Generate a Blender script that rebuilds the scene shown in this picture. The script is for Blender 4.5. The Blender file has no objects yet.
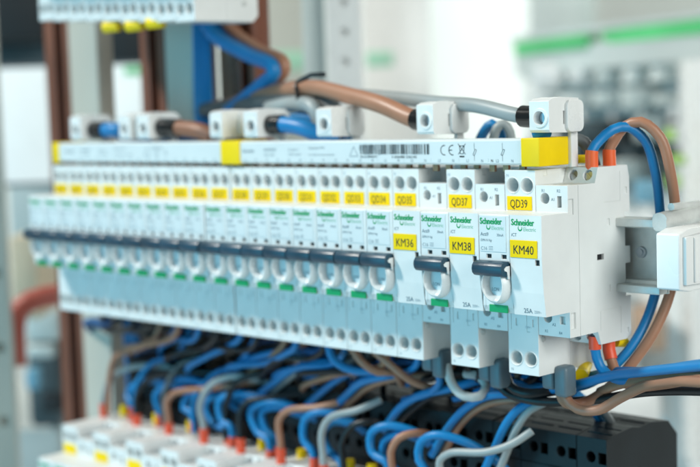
import bpy, bmesh, math, random
from mathutils import Vector, Matrix
random.seed(7)
S = 0.001                      # everything below is written in millimetres
scene = bpy.context.scene
col = scene.collection
V = Vector

# ------------------------------------------------------------------ camera
CAM = V((793.667, -509.556, 72.149)); YAW, PIT, ROL = map(math.radians, (-45.5374, -5.0720, -1.8771)); FP = 1410.8
FW = V((math.sin(YAW)*math.cos(PIT), math.cos(YAW)*math.cos(PIT), math.sin(PIT)))
R0 = V((math.cos(YAW), -math.sin(YAW), 0)); U0 = R0.cross(FW)
RT = R0*math.cos(ROL) + U0*math.sin(ROL); UP = -R0*math.sin(ROL) + U0*math.cos(ROL)
cam = bpy.data.cameras.new('camera'); co = bpy.data.objects.new('camera', cam); col.objects.link(co)
m = Matrix((RT, UP, -FW)).transposed().to_4x4(); m.translation = CAM*S; co.matrix_world = m
cam.sensor_width = 36; cam.lens = FP*36/700; cam.clip_start = 0.02; cam.clip_end = 60
cam.dof.use_dof = True; cam.dof.focus_distance = 0.628; cam.dof.aperture_fstop = 6.6; cam.dof.aperture_blades = 0
scene.camera = co

def at(px, py, Y=None, X=None, Z=None, D=None):
    """the point of the place seen at photo pixel (px, py) on a plane of constant X, Y, Z or at depth D"""
    d = FW*FP + RT*(px-350) - UP*(py-233.5)
    t = (Y-CAM.y)/d.y if Y is not None else (X-CAM.x)/d.x if X is not None else (Z-CAM.z)/d.z if Z is not None else D/FP
    return CAM + d*t

# ------------------------------------------------------------------ light
w = bpy.data.worlds.new('World'); scene.world = w; w.use_nodes = True
bg = w.node_tree.nodes['Background']; bg.inputs[0].default_value = (0.82, 0.90, 0.88, 1); bg.inputs[1].default_value = 0.13
def area(name, pos, target, size, power, colour, sy=None):
    l = bpy.data.lights.new(name, 'AREA'); l.energy = power; l.color = colour; l.size = size
    if sy: l.shape = 'RECTANGLE'; l.size_y = sy
    o = bpy.data.objects.new(name, l); col.objects.link(o)
    p = V(pos)*S; o.location = p; o.rotation_euler = (V(target)*S - p).to_track_quat('-Z', 'Y').to_euler()
T = V((300, 0, 0))
area('ceiling_lamp', T + V((-1.0, -1.0, 1.3))*2900, T, 0.62, 250, (1.0, 0.97, 0.90))
area('side_fill_light', T + V((2.6, -0.45, 1.0))*1000, T, 1.5, 50, (0.97, 1.0, 0.96))  # neutral fill for the right side faces, its source unseen
area('blue_fill_light', T + V((-0.5, -1.8, -0.12))*1100, T, 1.5, 19, (0.06, 0.62, 0.92))  # blue fill for the front faces, its source unseen
area('hall_lamp', (-900, 3300, 2300), (-1500, 5200, 0), 2.2, 330, (0.96, 1.0, 0.98))
vs = scene.view_settings; vs.view_transform = 'Standard'; vs.look = 'None'; vs.exposure = 0.42; vs.gamma = 1.0

# ------------------------------------------------------------------ materials
def mat(name, c, rough=0.5, metal=0.0, var=0.06, scale=60, bump=0.0, bscale=400, coat=0.0, spec=0.5, stripes=None, emit=None):
    mt = bpy.data.materials.new(name); mt.use_nodes = True; nt = mt.node_tree; N = nt.nodes; L = nt.links
    b = N['Principled BSDF']; b.inputs['Roughness'].default_value = rough; b.inputs['Metallic'].default_value = metal
    b.inputs['Coat Weight'].default_value = coat; b.inputs['Specular IOR Level'].default_value = spec
    tc = N.new('ShaderNodeTexCoord'); geo = N.new('ShaderNodeNewGeometry')
    nz = N.new('ShaderNodeTexNoise'); nz.inputs['Scale'].default_value = scale; nz.inputs['Detail'].default_value = 5
    L.new(geo.outputs['Position'], nz.inputs['Vector'])
    mr = N.new('ShaderNodeMapRange'); mr.inputs[1].default_value = 0.3; mr.inputs[2].default_value = 0.7
    mr.inputs[3].default_value = 1-var; mr.inputs[4].default_value = 1+var*0.5; L.new(nz.outputs[0], mr.inputs[0])
    mx = N.new('ShaderNodeMix'); mx.data_type = 'RGBA'; mx.blend_type = 'MULTIPLY'; mx.inputs[0].default_value = 1
    mx.inputs[6].default_value = (*c, 1); L.new(mr.outputs[0], mx.inputs[7]); L.new(mx.outputs[2], b.inputs['Base Color'])
    rr = N.new('ShaderNodeMapRange'); rr.inputs[3].default_value = max(rough-0.07, 0.02); rr.inputs[4].default_value = rough+0.08
    L.new(nz.outputs[0], rr.inputs[0]); L.new(rr.outputs[0], b.inputs['Roughness'])
    if bump:
        n2 = N.new('ShaderNodeTexNoise'); n2.inputs['Scale'].default_value = bscale*10; n2.inputs['Detail'].default_value = 3
        L.new(geo.outputs['Position'], n2.inputs['Vector'])
        bp = N.new('ShaderNodeBump'); bp.inputs['Strength'].default_value = bump; bp.inputs['Distance'].default_value = 0.0002
        L.new(n2.outputs[0], bp.inputs['Height']); L.new(bp.outputs[0], b.inputs['Normal'])
    if emit: b.inputs['Emission Color'].default_value = (*emit[0], 1); b.inputs['Emission Strength'].default_value = emit[1]
    return mt
M = {
 'white': mat('white_moulded_plastic', (0.71, 0.735, 0.73), 0.42, bump=0.12, bscale=300, var=0.05),
 'plate': mat('pale_front_plate', (0.64, 0.70, 0.715), 0.38, var=0.03),
 'cream': mat('glossy_white_plastic', (0.74, 0.76, 0.755), 0.28, var=0.04),
 'shade': mat('grey_plastic', (0.22, 0.25, 0.27), 0.5),
 'toggle': mat('navy_gloss_plastic', (0.010, 0.050, 0.085), 0.34, bump=.3, bscale=60, var=0.4),
 'green': mat('green_indicator', (0.0, 0.30, 0.10), 0.45),
 'logo': mat('green_ink', (0.0, 0.30, 0.09), 0.6),
 'logo2': mat('pale_green_ink', (0.20, 0.50, 0.33), 0.6),
 'ink': mat('grey_ink', (0.16, 0.22, 0.26), 0.6),
 'pale_ink': mat('pale_grey_ink', (0.32, 0.41, 0.46), 0.6),
 'black_ink': mat('black_ink', (0.014, 0.014, 0.010), 0.5),
 'yellow': mat('yellow_label', (0.86, 0.60, 0.0), 0.6, var=0.05, spec=0.2),
 'yellow_p': mat('yellow_plastic', (0.84, 0.60, 0.0), 0.5, var=0.08, spec=0.3),
 'orange': mat('orange_plastic', (0.80, 0.125, 0.03), 0.42, bump=0.15),
 'red': mat('red_plastic', (0.74, 0.085, 0.03), 0.4),
 'blue': mat('blue_pvc', (0.0, 0.185, 0.45), 0.44, bump=0.1, bscale=150, var=0.14, scale=35),
 'dblue': mat('darkened_blue_pvc', (0.0, 0.085, 0.24), 0.42, var=0.2, scale=35),  # blue taken darker, standing in for shade among the wires behind
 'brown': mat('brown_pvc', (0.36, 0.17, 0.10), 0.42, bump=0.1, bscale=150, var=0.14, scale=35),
 'dbrown': mat('darkened_brown_pvc', (0.24, 0.10, 0.055), 0.45, var=0.2, scale=35),  # brown taken darker in the same way for shaded wires
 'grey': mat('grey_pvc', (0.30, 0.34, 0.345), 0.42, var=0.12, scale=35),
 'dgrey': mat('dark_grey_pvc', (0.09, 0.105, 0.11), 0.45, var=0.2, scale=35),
 'pgrey': mat('pale_grey_pvc', (0.52, 0.55, 0.54), 0.42, var=0.1),
 'black': mat('black_pvc', (0.010, 0.012, 0.014), 0.36, spec=0.35, var=0.3, scale=35),
 'sleeve': mat('black_heat_shrink', (0.008, 0.009, 0.010), 0.16, var=0.3, coat=0.3),
 'block': mat('charcoal_block_plastic', (0.009, 0.013, 0.016), 0.42, spec=0.3, bump=0.25, bscale=120, var=0.3, scale=50),
 'dark': mat('black_and_slot_shade', (0.008, 0.010, 0.012), 0.6),  # black parts, and the shade put into slots and holes
 'ferrule': mat('blue_grey_ferrule', (0.11, 0.16, 0.19), 0.4, var=0.12),
 'steel': mat('zinc_steel', (0.66, 0.68, 0.66), 0.42, metal=0.35, bump=0.6, bscale=140, var=0.2, scale=90),
 'screw': mat('screw_steel', (0.42, 0.46, 0.50), 0.3, metal=0.9, var=0.2),
 'copper': mat('copper', (0.50, 0.22, 0.12), 0.35, metal=0.8, var=0.25),
 'brownbar': mat('brown_painted_bar', (0.17, 0.055, 0.028), 0.5, var=0.25, scale=20),
 'greybar': mat('pale_grey_enamel', (0.47, 0.45, 0.39), 0.5, var=0.05, scale=10),
 'darkbar': mat('dark_steel_bar', (0.05, 0.055, 0.055), 0.5, var=0.2),
 'wall': mat('white_wall_paint', (0.74, 0.78, 0.76), 0.8, var=0.05, scale=2),
 'wallg': mat('warm_grey_panel', (0.50, 0.53, 0.50), 0.7, var=0.15, scale=4),
 'rack': mat('rack_grey_enamel', (0.52, 0.58, 0.57), 0.6, var=0.12, scale=6),
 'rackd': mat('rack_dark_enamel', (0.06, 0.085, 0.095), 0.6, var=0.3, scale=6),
 'strip': mat('green_edge_strip', (0.10, 0.55, 0.20), 0.5, var=0.2, scale=9),
 'strip_pale': mat('pale_green_strip', (0.36, 0.62, 0.44), 0.5),
 'lime': mat('lime_plastic', (0.34, 0.56, 0.14), 0.5, var=0.2, scale=9),
 'screen': mat('lit_white_screen', (0.5, 0.52, 0.52), 0.4, emit=((0.88, 0.97, 0.96), 0.42)),
 'beige': mat('beige_card', (0.60, 0.50, 0.36), 0.7),
 'tan': mat('tan_card', (0.40, 0.28, 0.20), 0.7),
 'redtube': mat('red_rubber', (0.42, 0.10, 0.075), 0.5),
 'bluebox': mat('blue_box_plastic', (0.16, 0.36, 0.48), 0.6),
 'floor': mat('pale_floor', (0.42, 0.45, 0.45), 0.5, var=0.1, scale=3),
}

# ------------------------------------------------------------------ helpers
def link(name, mesh, parent=None):
    o = bpy.data.objects.new(name, mesh); col.objects.link(o)
    if parent is not None: o.parent = parent
    return o
def tag(o, label=None, cat=None, group=None, kind=None):
    for k, v in (('label', label), ('category', cat), ('group', group), ('kind', kind)):
        if v: o[k] = v
    return o
def thing(name, label, cat, loc=(0, 0, 0), group=None):
    o = bpy.data.objects.new(name, None); col.objects.link(o); o.location = V(loc)*S; o.empty_display_size = 0.01
    return tag(o, label, cat, group)
def finish(bm, name, m, smooth=30):
    bmesh.ops.recalc_face_normals(bm, faces=bm.faces)
    me = bpy.data.meshes.new(name); bm.to_mesh(me); bm.free(); me.materials.append(m)
    if smooth:
        for p in me.polygons: p.use_smooth = True
        me.set_sharp_from_angle(angle=math.radians(smooth))
    return me
def box(bm, x0, x1, y0, y1, z0, z1):
    vs_ = [bm.verts.new(V((x, y, z))*S) for z in (z0, z1) for x, y in ((x0, y0), (x1, y0), (x1, y1), (x0, y1))]
    for f in ((0, 3, 2, 1), (4, 5, 6, 7), (0, 1, 5, 4), (1, 2, 6, 5), (2, 3, 7, 6), (3, 0, 4, 7)): bm.faces.new([vs_[i] for i in f])
    return vs_
def bevel(bm, r, seg=2):
    bmesh.ops.bevel(bm, geom=bm.edges[:], offset=r*S, segments=seg, profile=0.5, affect='EDGES')
def bbox(name, dims, m, parent=None, r=0.4, seg=2):
    bm = bmesh.new(); box(bm, *dims)
    if r: bevel(bm, r, seg)
    return link(name, finish(bm, name, m), parent)
def extrude(bm, prof, x0, x1):
    """profile of (y, z) points swept along x"""
    a = [bm.verts.new(V((x0, y, z))*S) for y, z in prof]; b = [bm.verts.new(V((x1, y, z))*S) for y, z in prof]
    n = len(prof); bm.faces.new(a); bm.faces.new(b[::-1])
    for i in range(n): bm.faces.new((a[i], b[i], b[(i+1) % n], a[(i+1) % n]))
def cyl(bm, p, axis, r, h, n=20, r2=None):
    """closed cylinder starting at p along axis"""
    p = V(p); ax = V(axis).normalized(); q = ax.orthogonal().normalized(); s = ax.cross(q); r2 = r if r2 is None else r2
    A = [bm.verts.new((p + (q*math.cos(t)+s*math.sin(t))*r)*S) for t in (math.tau*i/n for i in range(n))]
    B = [bm.verts.new((p + ax*h + (q*math.cos(t)+s*math.sin(t))*r2)*S) for t in (math.tau*i/n for i in range(n))]
    bm.faces.new(A[::-1]); bm.faces.new(B)
    for i in range(n): bm.faces.new((A[i], A[(i+1) % n], B[(i+1) % n], B[i]))
def bm_mesh(bm, name='tmp'):
    bmesh.ops.recalc_face_normals(bm, faces=bm.faces); me = bpy.data.meshes.new(name); bm.to_mesh(me); bm.free(); return me
def carve(name, body, cutters, m, r=0.35, seg=2, fine=()):
    """body minus cutters, edges rounded, as one mesh"""
    a = bpy.data.objects.new('a', bm_mesh(body)); col.objects.link(a); cut = []
    for c in cutters:
        b = bpy.data.objects.new('b', bm_mesh(c)); col.objects.link(b); cut.append(b)
        md = a.modifiers.new('cut', 'BOOLEAN'); md.operation = 'DIFFERENCE'; md.object = b; md.solver = 'EXACT'
    if r:
        md = a.modifiers.new('bev', 'BEVEL'); md.width = r*S; md.segments = seg; md.limit_method = 'ANGLE'; md.angle_limit = math.radians(35)
    for c in fine:
        b = bpy.data.objects.new('b', bm_mesh(c)); col.objects.link(b); cut.append(b)
        md = a.modifiers.new('cut', 'BOOLEAN'); md.operation = 'DIFFERENCE'; md.object = b; md.solver = 'EXACT'
    dg = bpy.context.evaluated_depsgraph_get(); me = bpy.data.meshes.new_from_object(a.evaluated_get(dg)); me.name = name
    for o in [a]+cut: bpy.data.objects.remove(o)
    me.materials.clear(); me.materials.append(m)
    for p in me.polygons: p.use_smooth = True; p.material_index = 0
    me.set_sharp_from_angle(angle=math.radians(32))
    for p in me.polygons:
        if len(p.vertices) > 4 or p.area > 20e-6: p.use_smooth = False
    return me
_tc = {}
def text_bm(bm, s, x, z, size, y, sx=1.0, bold=0.0, side=None, align='LEFT', shear=0.0):
    """flat printed words on a plane facing -Y (or +X with side='x'), baseline at z"""
    key = (s, bold, shear)
    if key not in _tc:
        cu = bpy.data.curves.new('t', 'FONT'); cu.body = s; cu.size = 1; cu.resolution_u = 2; cu.offset = bold; cu.shear = shear
        o = bpy.data.objects.new('t', cu); col.objects.link(o)
        dg = bpy.context.evaluated_depsgraph_get(); me = bpy.data.meshes.new_from_object(o.evaluated_get(dg))
        _tc[key] = ([v.co.copy() for v in me.vertices], [tuple(p.vertices) for p in me.polygons])
        bpy.data.objects.remove(o); bpy.data.meshes.remove(me)
    vv, ff = _tc[key]
    if not vv: return
    w_ = max(v.x for v in vv)*size*sx; off = {'LEFT': 0, 'CENTER': -w_/2, 'RIGHT': -w_}[align]
    fy = y if callable(y) else (lambda z_: y)
    vs_ = [bm.verts.new(V((x+off+v.x*size*sx, fy(z+v.y*size), z+v.y*size))*S) for v in vv]
    for f in ff:
        try: bm.faces.new([vs_[i] for i in f])
        except ValueError: pass
def quad(bm, x0, x1, z0, z1, y):
    bm.faces.new([bm.verts.new(V(p)*S) for p in ((x0, y, z0), (x1, y, z0), (x1, y, z1), (x0, y, z1))])
def spline(pts, step=3.0):
    P = [V(p) for p in pts]; P = [P[0]*2-P[1]] + P + [P[-1]*2-P[-2]]; out = []
    for i in range(1, len(P)-2):
        a, b, c, d = P[i-1:i+3]; n = max(2, int((c-b).length/step))
        ta = max((b-a).length, 1e-3)**.5; tb = max((c-b).length, 1e-3)**.5; tc = max((d-c).length, 1e-3)**.5
        for k in range(n):
            t = k/n*tb
            A1 = a*((-t)/ta)+b*((t+ta)/ta); A2 = b*((tb-t)/tb)+c*(t/tb); A3 = c*((tb+tc-t)/tc)+d*((t-tb)/tc)
            B1 = A1*((tb-t)/(tb+ta))+A2*((t+ta)/(tb+ta)); B2 = A2*((tb+tc-t)/(tb+tc))+A3*(t/(tb+tc))
            out.append(B1*((tb-t)/tb)+B2*(t/tb))
    out.append(P[-2]); return out
def tube_bm(bm, path, r, n=12):
    prev = None; up = None; rings = []
    for i, p in enumerate(path):
        t = (path[min(i+1, len(path)-1)]-path[max(i-1, 0)]).normalized()
        if up is None: up = t.orthogonal().normalized()
        up = (up - t*up.dot(t)).normalized(); s = t.cross(up); rr = r(i/(len(path)-1)) if callable(r) else r
        ring = [bm.verts.new((p+(up*math.cos(a)+s*math.sin(a))*rr)*S) for a in (math.tau*k/n for k in range(n))]
        if prev: 
            for k in range(n): bm.faces.new((prev[k], prev[(k+1) % n], ring[(k+1) % n], ring[k]))
        prev = ring; rings.append(ring)
    bm.faces.new(rings[0][::-1]); bm.faces.new(rings[-1])
def copy_tree(o, parent=None):
    c = o.copy(); col.objects.link(c); c.parent = parent
    for ch in o.children: copy_tree(ch, c)
    return c

# ------------------------------------------------------------------ the room behind
def structure(name, dims, m, r=0):
    return tag(bbox(name, dims, m, None, r), kind='structure')
structure('floor', (-7000, 4000, -3000, 7000, -1250, -1200), M['floor'])
structure('wall', (-7000, 4000, 6000, 6100, -1200, 3000), M['wall'])
structure('wall', (-7100, -7000, -3000, 6100, -1200, 3000), M['wall'])

# ------------------------------------------------------------------ circuit breaker (origin at its left edge on the shoulder plane, mid height)
W = 17.75
Bp = [(0, 41.3), (0, 22.5), (-17.6, 22.5), (-17.6, -19.5), (-16.4, -22.5), (0, -22.5), (0, -53.8), (44, -53.8), (48, -50), (48, -20), (44, -20), (44, 19.5), (48, 19.5), (48, 41.3)]
def groove(x0, x1, y0, y1, z0, z1):
    b = bmesh.new(); box(b, x0, x1, y0, y1, z0, z1); return b
def holes(spec, axis=(0, 1, 0), n=24):
    b = bmesh.new()
    for (x, y, z, r, d) in spec: cyl(b, (x, y, z), axis, r, d, n)
    return b
bb = bmesh.new(); extrude(bb, Bp, 0, W)
cuts = [holes([(4.7, -1, 34.3, 3.25, 15), (13.0, -1, 34.3, 3.25, 15), (4.7, -1, -46.2, 3.15, 15), (13.0, -1, -46.2, 3.15, 15)])]
g = bmesh.new()
box(g, 1.9, 2.15, -0.8, 0.5, -33, -23.2); box(g, 11.0, 11.25, -0.5, 0.5, -33, -23.2); box(g, 11.0, 12.9, -0.5, 0.5, -33.6, -33.3)
box(g, 4.6, 6.0, -0.8, 0.5, -31, -27.5); box(g, 14.4, 15.6, -0.8, 0.5, -31, -27.5)
box(g, 1.6, 1.8, -18.2, -17.2, -22, -12)
fine_b = [g, groove(W-.25, W+1, 24, 24.25, -55, -23.5)]
cuts.append(groove(17.2, 18.4, 6, 9, 38.5, 42))
breaker_case = carve('case', bb, cuts, M['white'], 0.4, 2, fine_b)
# shallow raised rims round the wire openings
rb = bmesh.new(); n = 24; ri, ro = 3.3, 3.95
A, B, C_ = ([rb.verts.new(V((r_*math.cos(math.tau*k/n), y, r_*math.sin(math.tau*k/n)))*S) for k in range(n)] for r_, y in ((ro, 0.0), (ri+.35, -0.35), (ri, 0.3)))
for k in range(n):
    j = (k+1) % n; rb.faces.new((A[k], A[j], B[j], B[k])); rb.faces.new((B[k], B[j], C_[j], C_[k]))
rim_mesh = finish(rb, 'hole_rim', M['white'], 60)
sb = bmesh.new(); cyl(sb, (.6, 9.5, 0), (0, 1, 0), 2.3, 4, 14); inner_mesh = finish(sb, 'terminal_clamp', M['screw'])
fp = bmesh.new(); extrude(fp, [(-17.5, 22.6), (-19.2, 22.4), (-19.4, 21.9), (-19.4, 1.6), (-19.0, 0.6), (-17.5, 0.4)], 0.0, W)
fc = bmesh.new(); box(fc, 4.2, 7.0, -21, -18.2, 2.4, 4.3); box(fc, 12.9, 15.7, -21, -18.2, 2.4, 4.3)
frame_mesh = carve('front_frame', fp, [fc], M['white'], 0.3)
fb = bmesh.new(); box(fb, 0.7, 15.9, -19.62, -19.3, 5.4, 21.7); bevel(fb, 0.12, 1); plate_mesh = finish(fb, 'print_plate', M['plate'])
sl = bmesh.new()
for x in (4.2, 12.9): box(sl, x+.1, x+2.7, -18.55, -17.9, 2.5, 4.2)
slot_mesh = finish(sl, 'slot_shade', M['dark'], 0)  # black fill that paints the deep shade inside the two slots
# toggle: dark bar with rounded nose
prof = [(-17.8, 1.3), (-21.5, 1.5), (-23.6, 1.0), (-24.6, -0.3), (-25.0, -2.0), (-24.6, -3.8), (-23.4, -5.0), (-21.0, -5.6), (-17.8, -5.2)]
tb = bmesh.new(); extrude(tb, prof, -0.3, 17.0); bevel(tb, 0.3, 2); toggle_mesh = finish(tb, 'toggle', M['toggle'], 40)
hb = bmesh.new(); extrude(hb, [(-19.0, -0.5), (-21.5, -0.6), (-23.0, -1.6), (-22.6, -2.6), (-21.0, -3.0), (-20.6, -6.2), (-19.2, -6.6)], 16.9, 17.4); bevel(hb, 0.12, 1)
hook_mesh = finish(hb, 'toggle_end', M['cream'])
# oval cup round the lower face
def cup():
    b = bmesh.new(); n = 40; cx, cz = 9.2, -9.6; loops = []
    for k in range(n):
        a = math.tau*k/n; c, s = math.cos(a), math.sin(a)
        side = abs(c)**0.8; h = 2.4 + 2.4*side if s < 0 else 4.8
        ri = 1 - (0.33 if s < 0 else 0.22)*1 ; rx, rz = 7.9, 9.0
        inn = V((cx+c*5.2, 0, cz+s*(4.9 if s < 0 else 7.2)))
        o_ = V((cx+c*rx, 0, cz+s*rz)); t_ = V((cx+c*rx*.76, 0, cz+s*rz*.84)); it = inn.lerp(t_, 0.6 if s > -0.35 else 0.85)
        ys = [(o_, -17.4), (o_.lerp(t_, .4), -17.4-h*.75), (t_, -17.4-h), (it, -17.4-h*0.97), (inn.lerp(it, .35), -17.4-h*.45), (inn, -17.4)]
        loops.append([b.verts.new(V((p.x, y, p.z))*S) for p, y in ys])
    for k in range(n):
        A, B = loops[k], loops[(k+1) % n]
        for i in range(5): b.faces.new((A[i], A[i+1], B[i+1], B[i]))
    return b
cup_mesh = finish(cup(), 'toggle_cup', M['cream'], 50)
cf = bmesh.new(); box(cf, 4.2, 14.2, -17.75, -17.5, -16, -2); cupfloor_mesh = finish(cf, 'cup_floor', M['plate'], 0)
gb = bmesh.new(); box(gb, 4.0, 14.6, -18.1, -17.3, -22.3, -18.9); bevel(gb, .15, 1); green_mesh = finish(gb, 'status_window', M['green'])
tg = bmesh.new(); box(tg, 1.3, 15.7, -0.35, 0.05, 22.9, 29.3); bevel(tg, .12, 1); tag_mesh = finish(tg, 'name_tag', M['yellow'])
rv = bmesh.new()
cyl(rv, (W-.1, 0, 0), (1, 0, 0), 1.7, 0.5, 18, 1.5); cyl(rv, (W+.3, 0, 0), (1, 0, 0), .8, 0.5, 14, .6)
rivet_mesh = finish(rv, 'rivet', M['steel'])

def swash(b, fy, x=5.9, z=17.0):
    n = 14
    for k in range(n):
        q = []
        for t_, side in ((k/n, 1), ((k+1)/n, 1), ((k+1)/n, 0), (k/n, 0)):
            a = math.radians(150+230*t_); w_ = .14+.34*math.sin(math.pi*t_); r_ = 0.95+(w_ if side else -w_*.2)
            px_, pz_ = x+r_*math.cos(a), z+r_*1.15*math.sin(a); q.append(b.verts.new(V((px_, fy(pz_), pz_))*S))
        b.faces.new(q)
b = bmesh.new(); swash(b, lambda z_: -19.68)
text_bm(b, 'Schneider', 0.8, 18.0, 4.0, -19.68, 0.80, 0.014); text_bm(b, 'Schneider', 1.05, 17.95, 4.0, -19.69, 0.80, 0.014); logo_mesh = finish(b, 'logo_lettering', M['logo'], 0)
b = bmesh.new(); text_bm(b, 'Electric', 7.6, 15.5, 2.5, -19.68, 0.95); logo2_mesh = finish(b, 'logo_lettering', M['logo2'], 0)
b = bmesh.new()
text_bm(b, 'Acti9', 1.2, 12.6, 2.3, -19.68, .95, .01); text_bm(b, '30mA', 10.6, 12.6, 1.8, -19.68, .9)
text_bm(b, 'iDPN N Vigi', 1.2, 10.1, 1.6, -19.68, 0.8); text_bm(b, 'C16', 1.2, 6.1, 2.3, -19.68, .95)
for q in range(3): quad(b, 5.9, 8.3, 6.3+q*.7, 6.5+q*.7, -19.68)
text_bm(b, 'I.ON', 5.6, -12.6, 2.3, -17.80, 0.9, .01)
text_bm(b, '1', 1.0, -21.5, 2.6, -17.70, .9)
breaker_ink = finish(b, 'lettering', M['ink'], 0)
b = bmesh.new()
text_bm(b, 'N', 1.0, 38.2, 1.9, -0.05, 1, .01); text_bm(b, 'N', 1.4, -52.4, 1.9, -0.05, 1, .01); text_bm(b, '230V~', 10.0, -31.8, 1.5, -0.05)
block_ink = finish(b, 'block_lettering', M['pale_ink'], 0)

def name_text(s, m_='black_ink', **kw):
    b = bmesh.new()
    for q in range(4): k_ = dict(kw); k_['x'] += (-.36, .36, -.12, .12)[q]; k_['z'] += (.06, -.06, -.12, .12)[q]; k_['y'] -= q*.012; text_bm(b, s, **k_); return finish(b, 'tag_lettering', M[m_], 0)
def make_breaker():
    t = thing('circuit_breaker', 'x', 'circuit breaker')
    link('case', breaker_case, t)
    for cx in (4.7, 13.0):
        for cz in (34.3, -46.2):
            for o_ in (link('hole_rim', rim_mesh, t), link('terminal_clamp', inner_mesh, t)): o_.location = V((cx, 0, cz))*S
    f = link('front_frame', frame_mesh, t); link('slot_shade', slot_mesh, f)
    p = link('print_plate', plate_mesh, t); link('logo_lettering', logo_mesh, p); link('logo_lettering', logo2_mesh, p); link('lettering', breaker_ink, p)
    tg_ = link('toggle', toggle_mesh, t); link('toggle_end', hook_mesh, tg_)
    c = link('toggle_cup', cup_mesh, t); link('cup_floor', cupfloor_mesh, c)
    link('status_window', green_mesh, t); link('name_tag', tag_mesh, t); 
    for (y, z) in ((3.5, -36.5), (37.5, -43.2)): link('rivet', rivet_mesh, t).location = V((0, y, z))*S
    link('block_lettering', block_ink, t)
    return t
proto_b = make_breaker()

# ------------------------------------------------------------------ contactor
Cp = [(0, 34.5), (0, 22.5), (-19.3, 22.5), (-19.6, 4), (-18.6, -12), (-17.2, -22.5), (0, -22.5), (0, -34.2), (21.3, -34.2), (23.5, -40.4), (44, -40.4), (48, -38.5), (48, -20), (44, -20), (44, -4.5), (48, -4.5), (48, 3.5), (44, 3.5), (44, 19.5), (48, 19.5), (48, 36), (46.5, 41.6), (23.2, 41.6), (20.7, 34.5)]
cb = bmesh.new(); extrude(cb, Cp, 0, W)
k1 = holes([(5.0, -1, 28.6, 2.6, 12), (5.4, -1, -25.8, 2.4, 12)])
k2 = groove(11.9, 14.3, -1, 5, 24.6, 29.8); box(k2, 12.2, 15.2, -1, 2, -28.3, -24.6); box(k2, 14.0, 16.4, -22, -9, 0.4, 3.0); box(k2, 3, 6, 6, 9, 33, 36); box(k2, 11.5, 14.5, 6, 9, 33, 36)
k3 = bmesh.new()
def sc(px, py, wy, wz, d=1.2):
    p = at(px, py, X=414); box(k3, W-d, W+1, p.y-wy/2, p.y+wy/2, p.z-wz/2, p.z+wz/2)
sc(608.8, 222, 2.2, 3.2, .5); sc(626, 190, 2.2, 3.0, .6); sc(609.8, 288, 2.2, 3.2, .5); sc(628.5, 330, 1.8, 2.8, .9)
sc(601, 257, 5.2, 2.7, 14); sc(571.5, 207, 3.6, 7.2, .8); sc(574, 321, 3.6, 7.5, 1.2)
f1 = groove(W-.3, W+1, 7.7, 7.95, -36, 36); f2 = groove(W-.22, W+1, 27.5, 40.2, 25.1, 25.32); f3 = groove(W-.22, W+1, 40.3, 40.5, 25.5, 39)
f4 = groove(W-.22, W+1, 23.8, 39.4, -24.7, -24.48); f5 = groove(W-.22, W+1, 23.4, 23.6, -34, -24.9); f6 = groove(W-.22, W+1, 39.6, 39.8, -37, -24.9)
k4 = bmesh.new()
for cx in (4.6, 12.9):
    cyl(k4, (cx, 18, 39.5), V((0, 1, -.35)), 2.6, 9, 20); cyl(k4, (cx, 18, -39.0), V((0, 1, .38)), 2.6, 9, 20)
contactor_case = carve('case', cb, [k1, k2, k3, k4], M['white'], 0.4, 2, [f1, f2, f3, f4, f5, f6])
# the screws in the rear terminals: slotted heads set into their holes
def screw_mesh(d_):
    ss = bmesh.new(); d_ = d_.normalized(); side = V((1, 0, 0)); vv = d_.cross(side); cyl(ss, d_*1.4, d_, 2.2, 3, 18)
    box_ = [d_*.95 + (side*.8+vv*.6)*a + (side*-.6+vv*.8)*b_ + d_*c for c in (0, .8) for a, b_ in ((-1.9, -.35), (1.9, -.35), (1.9, .35), (-1.9, .35))]
    q = [ss.verts.new(p*S) for p in box_]
    for f in ((0, 3, 2, 1), (4, 5, 6, 7), (0, 1, 5, 4), (1, 2, 6, 5), (2, 3, 7, 6), (3, 0, 4, 7)): ss.faces.new([q[i] for i in f])
    return finish(ss, 'terminal_screw', M['screw'])
cscrews = [((cx,)+p, me_) for me_, p in ((screw_mesh(V((0, 1, -.35))), (21.9, 38.1)), (screw_mesh(V((0, 1, .38))), (22.6, -37.3))) for cx in (4.6, 12.9)]
q_ = at(601, 257, X=414); sd = bmesh.new(); box(sd, W-1.6, W-1.3, q_.y-2.5, q_.y+2.5, q_.z-1.3, q_.z+1.3); box(sd, 14.1, 16.3, -18.6, -18.2, 0.5, 2.9); sideslot_mesh = finish(sd, 'side_slot_shade', M['dark'], 0)  # black plates in the cut holes, standing in for their inner shade
kb = bmesh.new(); box(kb, 0.3, 15.4, -19.95, -19.55, 3.6, 11.4); bevel(kb, .12, 1); kmtag_mesh = finish(kb, 'name_tag', M['yellow'])
b = bmesh.new(); cs = lambda z_: -19.3-(22.5-z_)*.0162-.07
b = bmesh.new(); swash(b, cs); text_bm(b, 'Schneider', 0.8, 18.0, 4.0, cs, 0.80, 0.014); text_bm(b, 'Schneider', 1.05, 17.95, 4.0, (lambda z_: cs(z_)-.01), 0.80, 0.014); clogo = finish(b, 'logo_lettering', M['logo'], 0)
b = bmesh.new(); text_bm(b, 'Electric', 7.6, 15.5, 2.5, cs, 0.95); clogo2 = finish(b, 'logo_lettering', M['logo2'], 0)
b = bmesh.new(); text_bm(b, 'iCT', 0.9, 13.0, 2.1, cs, .95, .005)
slant = lambda z_: -17.2-(z_+22.5)*.1333-.09
text_bm(b, '25A', 5.6, -21.3, 3.0, slant, .95, .01)
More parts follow.
